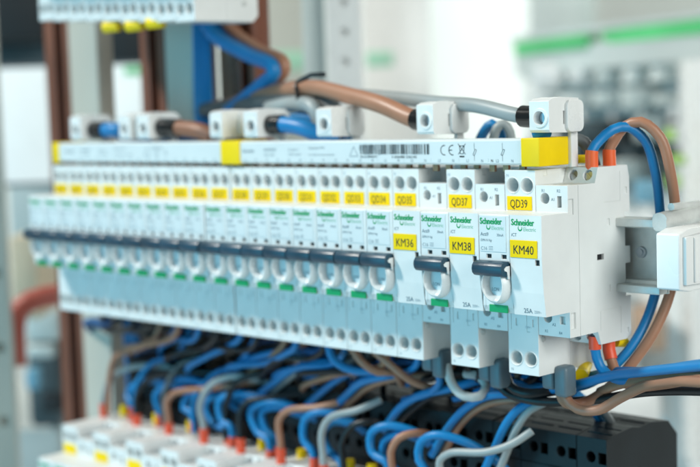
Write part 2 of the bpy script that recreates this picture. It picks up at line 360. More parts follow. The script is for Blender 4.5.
for tx, x, z, h in (('R1', 3.2, 31.5, 1.9), ('R2', 11.8, 31.5, 1.9), ('A1', 8.6, 27.6, 1.9), ('A2', 7.8, -29.4, 1.9), ('R2', 3.6, -32.6, 1.7), ('R4', 11.6, -32.9, 1.7)):
    text_bm(b, tx, x, z, h, -0.05, .95, .01)
contactor_ink = finish(b, 'lettering', M['ink'], 0)
b = bmesh.new(); text_bm(b, '250V~', 11.4, -21.2, 1.9, slant, .8); contactor_ink2 = finish(b, 'lettering', M['pale_ink'], 0)
def make_contactor():
    t = thing('contactor', 'x', 'contactor')
    link('case', contactor_case, t)
    link('side_slot_shade', sideslot_mesh, t)
    for p_, me_ in cscrews: link('terminal_screw', me_, t).location = V(p_)*S
    link('name_tag', kmtag_mesh, t)
    link('logo_lettering', clogo, t); link('logo_lettering', clogo2, t); link('lettering', contactor_ink, t); link('lettering', contactor_ink2, t)
    return t
proto_c = make_contactor()

def place(proto, first, X, Z, label, group, text=None, kw=None, Y=0):
    t = proto if first else copy_tree(proto)
    t.location = V((X, Y, Z))*S; t['label'] = label; t['group'] = group
    for c in list(t.children_recursive):
        if c.name.startswith('tag_lettering'): bpy.data.objects.remove(c)
    if text:
        par = next(c for c in t.children if c.name.startswith('name_tag'))
        link('tag_lettering', name_text(text, **kw), par)
    return t
order = ['QD%d' % k for k in range(18, 36)] + ['KM36', 'QD37', 'KM38', 'QD39', 'KM40']
bkw = dict(x=8.5, z=24.0, size=5.4, y=-0.42, sx=0.74, bold=0, align='CENTER')
ckw = dict(x=8.2, z=5.2, size=5.6, y=-20.02, sx=0.86, bold=0, align='CENTER')
fb_ = fc_ = True
for i, nme in enumerate(order):
    X = 18*i
    if i < 10: X -= 0.9
    if nme[0] == 'Q':
        where = {'QD39': 'right of contactor KM38', 'QD37': 'between contactors KM36 and KM38', 'QD35': 'beside contactor KM36', 'QD18': 'at the far left end of the row'}.get(nme, 'next to tag QD%d' % (int(nme[2:])+1))
        place(proto_b, fb_, X, 0, 'white circuit breaker with yellow tag %s, %s' % (nme, where), 'circuit breakers in the main row', nme, bkw); fb_ = False
    else:
        where = {'KM40': 'at the right end of the row', 'KM38': 'between QD37 and QD39', 'KM36': 'between QD35 and QD37'}[nme]
        place(proto_c, fc_, X, 0, 'white 25A contactor with yellow tag %s, %s' % (nme, where), 'contactors in the main row', nme, ckw); fc_ = False
# row below (seen from above) and row above (seen from below), both out of focus
ords = ['first', 'second', 'third', 'fourth', 'fifth', 'sixth', 'seventh', 'eighth', 'ninth', 'tenth', 'eleventh']
def strip_tag(t):
    for c in list(t.children_recursive):
        if c.name.startswith('tag_lettering'): bpy.data.objects.remove(c)
    return t
src_b, src_c = proto_b, proto_c
for k in range(8):
    X = -6 + 36*k
    t = place(src_b, False, X, -173, 'blurred white circuit breaker with yellow tag in the bottom row, %s from its left end' % ords[k], 'circuit breakers in the bottom row'); strip_tag(t)
    t = place(src_c, False, X+18, -173, 'blurred white contactor under the wires in the bottom row, %s from its left end' % ords[k], 'contactors in the bottom row'); strip_tag(t)
for k in range(9):
    t = place(src_b, False, -8 + 18*k, 189-1.3*k, 'blurred bluish breaker underside at the top edge, %s from the left' % ords[k], 'circuit breakers in the upper row'); strip_tag(t)


# ------------------------------------------------------------------ comb busbars
def busbar(x0, x1, label, printed=True):
    t = thing('comb_busbar', label, 'busbar', (0, 0, 0), 'comb busbars above the breakers')
    bm = bmesh.new(); extrude(bm, [(0, 43.6), (-1.2, 44.4), (-1.2, 54.8), (0, 55.7), (12, 55.7), (18, 53), (18, 43.6)], x0, x1)
    g = bmesh.new()
    for k in range(int((x1-x0)//18)): box(g, x0+18*k+8.9, x0+18*k+9.1, -2, -1.05, 44.8, 46.6)
    link('housing', carve('housing', bm, [g], M['plate'], .3), t)
    bm = bmesh.new(); n = int((x1-x0)//18)+1
    for k in range(n):
        x = 18*round(x0/18)+18*k
        for dx in (4.7, 13): 
            if x0 < x+dx < x1: box(bm, x+dx-1.6, x+dx+1.6, 7, 8.6, 40, 44)
    link('copper_teeth', finish(bm, 'copper_teeth', M['copper'], 0), t)
    bm = bmesh.new(); k = 0; x = math.ceil(x0/18)*18-4
    while x < x1-6:
        if x > x0+2: text_bm(bm, ('L1', 'N', 'L2', 'N', 'L3', 'N')[k % 6], x, 44.9, 2.0, -1.25, .9, .01)
        x += 9; k += 1
    y = -1.25
    if printed:
        text_bm(bm, 'Schneider', x0+12, 49.6, 2.6, y, 1.0, .02); text_bm(bm, 'A9XPH057', x0+30, 50.2, 2.4, y, .95, .01); text_bm(bm, '100A  500V~', x0+30, 47.6, 1.8, y)
        text_bm(bm, 'IEC 60947-7-1', x0+50, 50.4, 1.7, y, .85); text_bm(bm, 'Ui 500V  Uimp 6kV', x0+50, 48.0, 1.6, y, .8)
        text_bm(bm, 'Coupe pour 1P+N', x0+66, 51.4, 1.8, y, .9, .01); text_bm(bm, 'Cut to length, fit end caps on both sides', x0+66, 47.9, 1.5, y, .8)
        # warning triangle and comb pictogram
        X = x0+97
        for a, b_ in (((X, 47.6), (X+3, 52.6)), ((X+3, 52.6), (X+6, 47.6)), ((X, 47.6), (X+6, 47.6))):
            d = V((b_[0]-a[0], b_[1]-a[1])); n_ = V((-d.y, d.x)).normalized()*.18
            bm.faces.new([bm.verts.new(V((p[0]+s*n_.x, y, p[1]+s*n_.y))*S) for p, s in ((a, -1), (b_, -1), (b_, 1), (a, 1))])
        X = x0+104; quad(bm, X, X+11, 52.4, 52.8, y)
        for dx in (0, 2.2, 8.3, 10.6): quad(bm, X+dx, X+dx+.35, 50.6, 52.2, y)
        quad(bm, X+4.4, X+4.8, 46.6, 52.2, y); quad(bm, X+6.3, X+6.7, 46.6, 52.2, y)
        X = x0+118; quad(bm, X, X+.4, 48, 51, y); quad(bm, X+.7, X+2.0, 48.6, 49.0, y); quad(bm, X+.7, X+2, 50.2, 50.6, y)
    link('lettering', finish(bm, 'lettering', M['ink'], 0), t)
    if printed:
        bm = bmesh.new(); rnd = random.Random(3)
        def bars(a, b_, z0, z1):
            x = a
            while x < b_:
                w_ = rnd.choice((.28, .28, .5, .8)); quad(bm, x, min(x+w_, b_), z0, z1, y); x += w_+rnd.choice((.25, .3, .55, .9))
        bars(285, 333, 48.6, 53.6); link('barcode', finish(bm, 'barcode', M['pale_ink'], 0), t)
        bm = bmesh.new(); text_bm(bm, 'Made in GERMANY', 285, 46.9, 1.5, y, 1.0, .01); text_bm(bm, '3 606480 236145', 307, 46.7, 1.8, y, 1.35, .01)
        # CE mark from ring segments, crossed bin, two small switch symbols
        def arc(cx, cz, r, a0, a1, w_=.42, n=14):
            for k in range(n):
                t0, t1 = (math.radians(a0+(a1-a0)*q/n) for q in (k, k+1))
                bm.faces.new([bm.verts.new(V((cx+rr*math.cos(t), y, cz+rr*math.sin(t)))*S) for rr, t in ((r-w_, t0), (r, t0), (r, t1), (r-w_, t1))])
        arc(342.2, 50.6, 2.5, 75, 285); arc(347.4, 50.6, 2.5, 75, 285); quad(bm, 345.2, 347.2, 50.4, 50.8, y)
        def ln(a, b_, w_=.16):
            d = V((b_[0]-a[0], b_[1]-a[1])); n_ = V((-d.y, d.x)).normalized()*w_
            bm.faces.new([bm.verts.new(V((p[0]+s*n_.x, y, p[1]+s*n_.y))*S) for p, s in ((a, -1), (b_, -1), (b_, 1), (a, 1))])
        for a, b_ in (((351, 53.6), (355.6, 48.6)), ((355.6, 53.6), (351, 48.6)), ((351.6, 52.6), (355, 52.6)), ((351.8, 52.6), (352.3, 48.9)), ((354.8, 52.6), (354.3, 48.9)), ((352.3, 48.9), (354.3, 48.9))): ln(a, b_)
        quad(bm, 351.8, 354.8, 47.2, 47.9, y)
        for X in (361, 378):
            ln((X, 50.9), (X+.01, 53.9), .08); ln((X, 45.5), (X+.01, 48.5), .08)
            for a, b_ in (((X-.9, 48.4), (X+.5, 51.0)), ((X+.0, 48.0), (X+1.4, 50.6)), ((X-.9, 48.4), (X, 48.0)), ((X+.5, 51.0), (X+1.4, 50.6))): ln(a, b_, .12)
        text_bm(bm, 'N', 371, 44.9, 2.0, y, .9, .01)
        link('lettering', finish(bm, 'lettering', M['ink'], 0), t)
    return t
bus1 = busbar(4, 178.6, 'pale comb busbar on the left half above breakers QD18 to QD27')
bus2 = busbar(180.4, 391, 'pale comb busbar printed with barcode above QD28 to QD39')
for par, x0, x1 in ((bus1, 3, 9), (bus2, 174.5, 190.5), (bus2, 389.5, 400)):
    bm = bmesh.new()
    if x0 > 300:
        box(bm, x0, x1, -2.2, 20, 43.0, 56.0); bevel(bm, .5, 3)
    else: box(bm, x0, x1, -2.2, 19, 43.0, 56.2); bevel(bm, .4, 2)
    link('end_cap', finish(bm, 'end_cap', M['yellow_p']), par)

# ------------------------------------------------------------------ feeder terminals on top of the busbars
def make_feeder():
    t = thing('feeder_terminal', 'x', 'terminal')
    bm = bmesh.new(); extrude(bm, [(0, 15.2), (0, 2.2), (1, 1), (20, 0.4), (22.5, 2.0), (22.5, 16.2), (9, 16.9), (3, 16.3)], 0, 11.2)
    link('housing', carve('housing', bm, [holes([(6.0, -1, 7.6, 3.0, 9)]), groove(3, 7, 8, 16, 16.2, 18), groove(10.4, 12, 10.4, 12.4, 4.5, 10.5)], M['cream'], .7, 3), t)
    bm = bmesh.new(); n = 24
    A = [[bm.verts.new(V((6+r*math.cos(a), y, 7.6+r*math.sin(a)))*S) for a in (math.tau*k/n for k in range(n))] for r, y in ((4.6, .1), (4.3, -.5), (3.2, -.6), (3.0, .5))]
    for q in range(3):
        for k in range(n): bm.faces.new((A[q][k], A[q][(k+1) % n], A[q+1][(k+1) % n], A[q+1][k]))
    link('screw_collar', finish(bm, 'screw_collar', M['cream'], 50), t)
    bm = bmesh.new(); cyl(bm, (6, 3.2, 7.6), (0, 1, 0), 2.6, 2, 18); box(bm, 5.7, 6.3, 2.6, 3.4, 5.6, 9.6); link('screw', finish(bm, 'screw', M['screw']), t)
    bm = bmesh.new(); box(bm, 10.6, 13.0, 11.5, 24.0, 0.8, 15.4)
    bmesh.ops.bevel(bm, geom=[e for e in bm.edges if abs((e.verts[0].co-e.verts[1].co).normalized().x) > .9], offset=3.2*S, segments=5, profile=.5, affect='EDGES')
    bmesh.ops.bevel(bm, geom=[e for e in bm.edges if e.calc_face_angle(0) > .9], offset=.5*S, segments=2, profile=.5, affect='EDGES')
    link('side_cap', finish(bm, 'side_cap', M['cream'], 35), t)
    bm = bmesh.new(); box(bm, 7.5, 9.6, 18.5, 23.6, -15.5, 1.2); bevel(bm, .3); link('stem', finish(bm, 'stem', M['cream']), t)
    return t
pf = make_feeder()
fd = [(398.3, 'nearest white feeder terminal with grey cable, over the yellow end cap', 'L'), (328.6, 'white feeder terminal fed by the brown cable, above breaker QD35', 'L'),
      (256.7, 'white feeder terminal with no sleeve, left of the brown cable terminal', ''), (197.8, 'white feeder terminal whose black sleeve and blue cable point right', 'R'),
      (167.9, 'white feeder terminal just left of the middle yellow end cap', ''), (97.9, 'blurred white feeder terminal with black sleeve on a brown cable', 'R'),
      (79.5, 'blurred white feeder terminal touching its neighbour with the brown cable', ''), (25.9, 'farthest blurred white feeder terminal with short blue cable', 'R')]
for i, (sx, lb, _) in enumerate(fd):
    t = pf if i == 0 else copy_tree(pf)
    t.location = V((sx-6, 1.0, 57.3 - (0 if i < 2 else .6)))*S; t.rotation_euler.z = math.radians([0, -2, 1.5, 2, -1, 3, -2, 1][i]); t['label'] = lb; t['group'] = 'feeder terminals on the busbars'

def cable(name, label, cat, pts, r, m, group=None, ends=(), n=14, step=3.0):
    """pts: (px, py, Y) or a Vector. ends: (where 0/1, length, radius, material, part name)"""
    P = [p if isinstance(p, Vector) else at(p[0], p[1], Y=p[2]) for p in pts]
    if ends and ends[0][4] == 'ferrule' and ends[0][3] == 'red' and len(pts[0]) == 3 and not isinstance(pts[0], Vector): P.insert(1, P[0]+V((0, 0, 9))); P[0] = P[0] - V((0, 0, 3))
    path = spline(P, step)
    bm = bmesh.new(); tube_bm(bm, path, r, n); o = link(name, finish(bm, name, M[m], 60)); tag(o, label, cat, group)
    for (wh, ln, rr, mm, pn) in ends:
        q = path if wh == 0 else path[::-1]; acc = 0; seg = [q[0]]
        for a, b_ in zip(q, q[1:]):
            acc += (b_-a).length; seg.append(b_)
            if acc >= ln: break
        bm = bmesh.new(); tube_bm(bm, seg, rr, 16); bmesh.ops.bevel(bm, geom=[e for e in bm.edges if e.calc_face_angle(0) > 1.2], offset=.3*S, segments=2, profile=.5, affect='EDGES')
        link(pn, finish(bm, pn, M[mm], 50), o)
    return o
GF = 'feeder cables above the busbars'
F0 = V((392.5, 12, 65.3)); F1 = V((322.8, 12, 65.4))
cable('cable', 'grey feeder cable with black sleeve entering the nearest white terminal', 'cable', [V((393, 11, 65.5)), V((380, 12, 65.8)), (478, 106, 16), (440, 103, 24), (395, 98, 36), (345, 95, 48), (300, 100, 60), (262, 112, 72)], 3.6, 'grey', GF, [(0, 10.5, 5.2, 'sleeve', 'sleeve')])
cable('cable', 'brown feeder cable with black sleeve arching behind the white terminals', 'cable', [V((323, 11, 65)), V((312, 12, 65.5)), (382, 105, 14), (350, 96, 20), (315, 88, 30), (285, 90, 40), (255, 98, 52), (215, 108, 64)], 4.6, 'brown', GF, [(0, 9.5, 5.5, 'sleeve', 'sleeve')])
cable('cable', 'dark grey cable lying under the brown feeder cable', 'cable', [(345, 122, 34), (325, 103, 34), (300, 98, 38), (262, 103, 46), (225, 108, 60), (190, 112, 76)], 5.2, 'dgrey', GF)
cable('cable', 'mid grey cable curving up behind the white terminals, under the cable tie', 'cable', [(322, 124, 26), (314, 108, 26), (300, 104, 30), (270, 108, 40)], 4.6, 'grey', GF)
cable('cable', 'blue feeder cable with black sleeve beside the third white terminal', 'cable', [V((203, 11, 64.5)), V((212, 12, 64.5)), (303, 128, 13), (318, 134, 16), (340, 140, 22)], 4.6, 'blue', GF, [(0, 9, 5.4, 'sleeve', 'sleeve')])
cable('cable', 'blurred brown feeder cable with glossy black sleeve', 'cable', [V((103.6, 11, 64.5)), V((113, 12, 64)), (200, 131, 12), (212, 136, 14)], 4.8, 'dbrown', GF, [(0, 13, 5.6, 'sleeve', 'sleeve')])
cable('cable', 'blurred short blue feeder cable at the far left terminal', 'cable', [V((31.5, 11, 63.8)), V((40, 12, 63.5)), (118, 130, 12), (126, 130, 16)], 4.6, 'blue', GF, [(0, 11, 5.4, 'sleeve', 'sleeve')])
cable('cable', 'blue cable lying on the busbar behind the left terminals', 'cable', [(352, 138, 26), (310, 118, 30), (255, 128, 34), (180, 137, 30), (120, 136, 34)], 3.2, 'blue', GF)
# cable tie round the brown cable
b = bmesh.new(); c0 = at(303, 90, Y=33); ring = [c0+V((1.5*math.sin(a*2), 5.4*math.cos(a), 5.6*math.sin(a))) for a in (math.tau*k/24 for k in range(25))]
tube_bm(b, ring, .8, 6); tube_bm(b, [c0+V((0, -3, 5)), c0+V((10, -3, 8)), c0+V((17, 2, 8))], 1.3, 6); tube_bm(b, [c0+V((0, -5, 2)), c0+V((3, -7, -4)), c0+V((0, -6, -10))], .9, 6)
tag(link('cable_tie', finish(b, 'cable_tie', M['black'])), 'black cable tie wrapped round the brown feeder cable', 'cable tie')
# blue and brown loops in the upper left
GU = 'loose cables between the upper and main rows'
cable('cable', 'thick blue cable bent in a sharp elbow, in front of the other', 'cable', [(206, 24, 58), (215, 36, 56), (247, 55, 52), (272, 66, 48), (274, 72, 48), (262, 84, 50), (228, 112, 54)], 4.3, 'blue', GU)
cable('cable', 'thick blue cable following the elbow just behind', 'cable', [(212, 22, 64), (222, 36, 62), (250, 52, 58), (275, 65, 54), (277, 73, 54), (264, 88, 56), (236, 112, 60)], 3.4, 'dblue', GU)
for k, x in enumerate((198, 204, 210)):
    cable('cable', 'blue cable hanging straight down between the posts, %s from the left' % ('first', 'second', 'third')[k], 'cable', [(x-2, 18, 66+2*k), (x-1, 55, 66), (x, 108, 66+2*k), (x+2, 128, 66)], 2.7, 'blue', GU)
cable('cable', 'brown cable with a pointed bend outside the blue elbow', 'cable', [(222, 20, 70), (236, 34, 68), (262, 52, 62), (284, 64, 56), (283, 72, 56), (268, 84, 60), (240, 100, 66)], 4.2, 'brown', GU)
# small loops standing behind the busbar
cable('cable', 'dark cable loop just behind the right terminal', 'cable', [(567, 150, 32), (574, 140, 33), (584, 142, 35), (592, 156, 38), (596, 172, 40)], 3.0, 'dgrey', GF)
cable('cable', 'pale grey cable loop behind the busbar between terminals', 'cable', [(492, 145, 40), (497, 128, 40), (504, 124, 42), (510, 132, 44), (512, 148, 46)], 2.4, 'grey', GF)
cable('cable', 'short blue cable rising behind the busbar between terminals', 'cable', [(478, 145, 44), (484, 132, 44), (492, 124, 44), (500, 132, 46), (503, 146, 48)], 2.6, 'blue', GF)
cable('cable', 'blue cable end tucked under the nearest white terminal', 'cable', [(533, 135, 4), (541, 133, 6), (548, 134, 10)], 2.4, 'blue', GF)

# ------------------------------------------------------------------ DIN rail and the end piece on it
t = thing('din_rail', 'zinc mounting rail sticking out right of contactor KM40', 'mounting rail', (0, 0, 0))
rb_ = bmesh.new(); pr = [(45, 17.5), (43.6, 17.5), (43.6, 13.6), (44.4, 12.2), (50, 12.2), (50, -12.2), (44.4, -12.2), (43.6, -13.6), (43.6, -17.5), (45, -17.5), (45, -13.6), (51.2, -13.4), (51.2, 13.4), (45, 13.6)]
extrude(rb_, pr, -25, 437); link('rail_profile', finish(rb_, 'rail_profile', M['steel'], 20), t)
bm = bmesh.new(); p = at(642, 252, Y=50); cyl(bm, (p.x, 48.6, p.z), (0, 1, 0), 2.6, 1.6, 20, 2.8); cyl(bm, (p.x, 48.0, p.z), (0, 1, 0), 1.6, 1, 16); link('rail_screw', finish(bm, 'rail_screw', M['screw']), t)
# forward lips of the rail, as wide as seen
bm = bmesh.new(); box(bm, 413, 437, 36.5, 43.4, 13.4, 17.3); bevel(bm, .6); link('upper_lip', finish(bm, 'upper_lip', M['steel']), t)
bm = bmesh.new(); box(bm, 413, 437, 36.5, 43.4, -17.3, -13.6); bevel(bm, .6); link('lower_lip', finish(bm, 'lower_lip', M['steel']), t)
# galvanised bracket resting over the rail
t = thing('steel_bracket', 'rough galvanised steel bracket above the white end block', 'bracket')
rs = random.Random(5); P = [at(659, 222, X=438), at(675, 219, X=439), at(700, 213, X=439), at(760, 204, X=439)]
bm = bmesh.new(); tube_bm(bm, spline(P, 4), 4.4, 16)
for v in bm.verts: v.co += V((rs.uniform(-.3, .3), rs.uniform(-.3, .3), rs.uniform(-.3, .3)))*S
link('bracket_tube', finish(bm, 'bracket_tube', M['steel'], 40), t)
P = [at(671, 207, X=440), at(700, 204, X=440), at(760, 196, X=440)]
bm = bmesh.new(); tube_bm(bm, spline(P, 6), 1.8, 10); link('bracket_flange', finish(bm, 'bracket_flange', M['steel'], 40), t)
# white end block
t = thing('end_block', 'white plastic end block on the rail at the right edge', 'end block')
q0 = at(655.5, 231, Y=22); q1 = at(655.5, 291, Y=22); xx = q0.x
bm = bmesh.new(); extrude(bm, [(22, q1.z+1), (22, q0.z-1), (30, q0.z+.6), (62, q0.z+1.5), (62, q1.z), (30, q1.z-.5)], xx, xx+12); bevel(bm, .9, 3); link('body', finish(bm, 'body', M['cream']), t)
bm = bmesh.new(); extrude(bm, [(24.5, q1.z+3), (24.5, q0.z-2.5), (62, q0.z+.2), (62, q1.z+2)], xx+11.5, xx+14); bevel(bm, .6, 2); link('side_plate', finish(bm, 'side_plate', M['cream']), t)
bm = bmesh.new(); box(bm, xx+13.8, xx+15, 30, 32, q1.z+4, q0.z-3); bevel(bm, .3, 2); link('side_ridge', finish(bm, 'side_ridge', M['cream']), t)
# ------------------------------------------------------------------ wires at the right end
GR = 'control wires at the right end'
cable('wire', 'blue control wire looping over contactor KM40 from an orange ferrule', 'wire', [V((408.6, 25.8, 40.5)), V((408.6, 25.8, 45)), V((408.7, 26, 49)), (600, 140, 30), (612, 130, 34), (628, 127, 42), (645, 140, 48), (655, 170, 52), (660, 210, 58), (661, 260, 60), (652, 305, 56), (636, 340, 46), (616, 364, 38), (592, 382, 32), (560, 388, 34), (515, 384, 40), (470, 372, 46)], 2.35, 'blue', GR, [(0, 8, 3.0, 'orange', 'ferrule')])
cable('wire', 'brown control wire looping over contactor KM40 from an orange ferrule', 'wire', [V((409.6, 38.3, 40.5)), V((409.6, 38.3, 45)), V((409.6, 38.3, 49)), (614, 141, 40), (624, 127, 42), (641, 122, 44), (660, 137, 48), (671, 175, 52), (676, 225, 58), (672, 285, 58), (655, 330, 50), (633, 362, 42), (606, 390, 34), (583, 403, 28), (566, 403, 19), (561, 395, 18), (561, 380, 18)], 2.5, 'brown', GR, [(0, 8, 3.1, 'orange', 'ferrule')])
cable('wire', 'brown wire turning right from a red ferrule under contactor KM40', 'wire', [V((409.6, 35.5, -37)), V((409.6, 35.5, -45)), (614, 368, 34), (622, 381, 32), (638, 386, 28), (662, 384, 22), (700, 377, 8), (735, 372, -6)], 2.5, 'brown', GR, [(0, 9.0, 3.1, 'red', 'ferrule')])
cable('wire', 'blue wire dropping from a red ferrule under contactor KM40', 'wire', [V((409.6, 24.5, -37)), V((409.6, 24.5, -43)), (600, 366, 26), (614, 378, 26), (640, 380, 24), (668, 370, 18), (705, 364, 6), (735, 362, -4)], 2.3, 'blue', GR, [(0, 5.5, 2.9, 'red', 'ferrule')])
cable('wire', 'second brown wire leaving the grey clamp under QD39 to the right', 'wire', [(564, 376, 17), (566, 398, 17), (578, 409, 17), (598, 410, 18), (620, 398, 18), (645, 386, 16), (672, 381, 10), (705, 382, -2), (735, 384, -10)], 2.4, 'brown', GR)
cable('wire', 'blue wire arching from the left into the right hand bundle', 'wire', [(455, 398, 40), (500, 388, 34), (545, 390, 28), (580, 384, 24), (610, 376, 20), (650, 371, 12), (700, 366, 0), (735, 364, -10)], 2.3, 'blue', GR)
cable('wire', 'blue wire passing below the yellow ferrule into the bundle', 'wire', [(510, 372, 44), (545, 378, 40), (580, 378, 38), (612, 372, 34), (650, 372, 26), (700, 370, 14), (735, 368, 6)], 2.3, 'blue', GR)
cable('wire', 'black wire at the bottom of the right hand bundle', 'wire', [(498, 382, 22), (506, 392, 22), (530, 400, 22), (560, 402, 26), (600, 399, 32), (645, 392, 30), (700, 391, 20), (735, 394, 12)], 2.2, 'black', GR)
cable('wire', 'brown wire in the middle of the right hand bundle', 'wire', [(600, 392, 34), (614, 386, 30), (640, 380, 22), (668, 376, 14), (704, 377, 2), (735, 378, -8)], 2.3, 'brown', GR)
cable('wire', 'black wire bending out of the grey clamp under QD37', 'wire', [(505, 372, 20), (510, 386, 20), (524, 393, 20), (548, 392, 26), (566, 388, 36)], 2.4, 'black', GR)
cable('wire', 'grey wire curving down behind the black terminal row', 'wire', [(552, 388, 48), (575, 396, 54), (596, 405, 60), (612, 425, 74), (616, 448, 90)], 2.2, 'dgrey', GR)
cable('wire', 'blue wire passing down behind the black terminal row', 'wire', [(575, 392, 50), (586, 402, 56), (600, 420, 72), (606, 440, 92)], 2.2, 'blue', GR)
def ferrule(px, py, Y, m, label, r=3.0, l=7, group='coloured wire ferrules', up=(0, 0, 1)):
    p = at(px, py, Y=Y) ; bm = bmesh.new(); u = V(up).normalized(); cyl(bm, p-u*l/2, u, r, l, 16, r*.86); bmesh.ops.bevel(bm, geom=[e for e in bm.edges if e.calc_face_angle(0) > 1], offset=.4*S, segments=2, profile=.5, affect='EDGES')
    return tag(link('ferrule', finish(bm, 'ferrule', M[m], 40)), label, 'ferrule', group)
ferrule(582, 159, 34, 'yellow_p', 'yellow ferrule lying behind the orange ones on contactor KM40', 2.2, 14, up=(1, .25, 0))
ferrule(584, 370, 33, 'yellow_p', 'yellow ferrule under breaker QD39', 3.2, 17, up=(-.5, 1, .15))
ferrule(621, 342, 45, 'yellow_p', 'small yellow ferrule at the lower right corner of KM40', 2.6, 6, up=(.3, 1, -.2))
for px, py, w_ in ((112, 27, 'left'), (135, 26, 'middle'), (156, 23, 'right')):
    ferrule(px, py, 3, 'yellow_p', 'blurred yellow ferrule under the upper row, %s one of three' % w_, 3.6, 11, up=(1, .3, 0))
# grey clamps hanging under the breakers
for i, (px, py, nm) in enumerate(((566, 382, 'QD39'), (501, 374, 'QD37'), (443, 364, 'QD35'))):
    t = thing('wire_clamp', 'grey plastic twin wire clamp hanging under breaker %s' % nm, 'wire clamp', (0, 0, 0), 'grey wire clamps under the breakers')
    p = at(px, py, Y=16); 
    for q, dx in enumerate((-8.0, 0)):
        bm = bmesh.new(); box(bm, p.x+dx-3.7, p.x+dx+3.7, 12-q, 20, p.z-(6.6 if q else 4), p.z+8); bevel(bm, 1.9, 4)
        link('sleeve', finish(bm, 'sleeve', M['ferrule']), t)

# ------------------------------------------------------------------ black terminal row beneath
e = at(606.6, 440, Y=45); zt = e.z; xe = e.x
def black_block(first=None):
    t = thing('black_terminal', 'x', 'terminal')
    bm = bmesh.new(); extrude(bm, [(0, 0), (0, -90), (62, -90), (62, -8), (54, 0), (38, 2.2), (30, 1.0), (22, 2.4), (10, 1.4)], 0, 35.4)
    k = bmesh.new()
    for j in range(4):
        for dx in (6.0, 24.0):
            cyl(k, (dx+2.2, -1, -9.5-17*j), (0, 1, 0), 2.8, 10, 16); box(k, dx+6.6, dx+11.2, -1, 8, -12.4-17*j, -6.8-17*j)
    k2_ = bmesh.new(); k3_ = bmesh.new(); k4_ = bmesh.new()
    for j in range(1, 5): box(k2_, -1, 37, -1, .8, -1-17*j, -.4-17*j)
    box(k3_, 17.4, 18.0, -1, 63, -60, 5)
    for yy in (6, 14, 26, 34, 46): box(k4_, 1.5, 16, yy, yy+1.5, -.5, 5); box(k4_, 19.5, 34, yy, yy+1.5, -.5, 5)
    link('body', carve('body', bm, [k, k2_, k4_], M['block'], .5, 2, [k3_]), t)
    return t
pb = black_block(); n_b = 11
for i in range(n_b):
    t = pb if i == 0 else copy_tree(pb)
    t.location = V((xe-35.6*(i+1), 45 + (.6 if i % 2 else 0), zt + random.uniform(-.5, .5)))*S
    t['label'] = ('black terminal block at the right end of the black row' if i == 0 else 'black terminal block below the breakers, %s from the right end' % ords[i]); t['group'] = 'black terminal blocks under the breakers'

# ------------------------------------------------------------------ wires below the main row
GW = 'wires rising from the bottom row'
lower = [ # (points, material, colour words, distinguishing words)
 ([(104, 413, 32), (104, 396, 32), (110, 379, 34), (130, 368, 38), (165, 366, 44), (215, 374, 60)], 1.98, 'grey', 'pale grey-blue wire, leftmost above the bottom row'),
 ([(137, 423, 30), (137, 396, 30), (148, 380, 32), (178, 373, 36), (240, 374, 52), (290, 380, 60)], 2.06, 'black', 'black wire arching from the second red ferrule from the left'),
 ([(169, 432, 28), (167, 402, 28), (173, 394, 30), (215, 388, 34), (262, 380, 44)], 1.98, 'brown', 'brown wire bent sharply right above the third red ferrule'),
 ([(204, 438, 26), (200, 408, 26), (208, 388, 28), (228, 377, 32), (258, 379, 40), (300, 390, 62)], 2.15, 'grey', 'grey wire in a high arch above the fourth red ferrule'),
 ([(241, 448, 24), (240, 412, 24), (247, 402, 26), (268, 398, 32), (310, 392, 46)], 1.72, 'black', 'thin black wire above the fifth red ferrule'),
 ([(281, 458, 22), (279, 420, 22), (287, 411, 23), (320, 407, 28), (352, 399, 38)], 2.06, 'brown', 'brown wire elbow above the sixth red ferrule'),
 ([(324, 475, 20), (322, 432, 20), (330, 418, 22), (358, 410, 26), (381, 400, 34)], 2.06, 'grey', 'grey wire with pale cut end pointing right'),
 ([(344, 480, 22), (342, 442, 22), (352, 426, 24), (374, 421, 30), (390, 423, 40)], 1.89, 'black', 'dark wire hooked over beside the grey cut end'),
 ([(393, 485, 18), (391, 452, 18), (399, 438, 20), (416, 433, 26), (428, 434, 34)], 2.06, 'brown', 'brown wire hook between two blue loops'),
 ([(440, 485, 14), (440, 460, 14), (450, 453, 15), (486, 452, 18), (512, 444, 22), (532, 431, 28)], 1.98, 'grey', 'pale grey wire lying across the lowest blue loops'),
]
for pts, r, mm, lb in lower:
    px, py, Y = pts[0]
    cable('wire', lb, 'wire', pts, r, mm, GW, [(0, 7, 2.8, 'red', 'ferrule')])
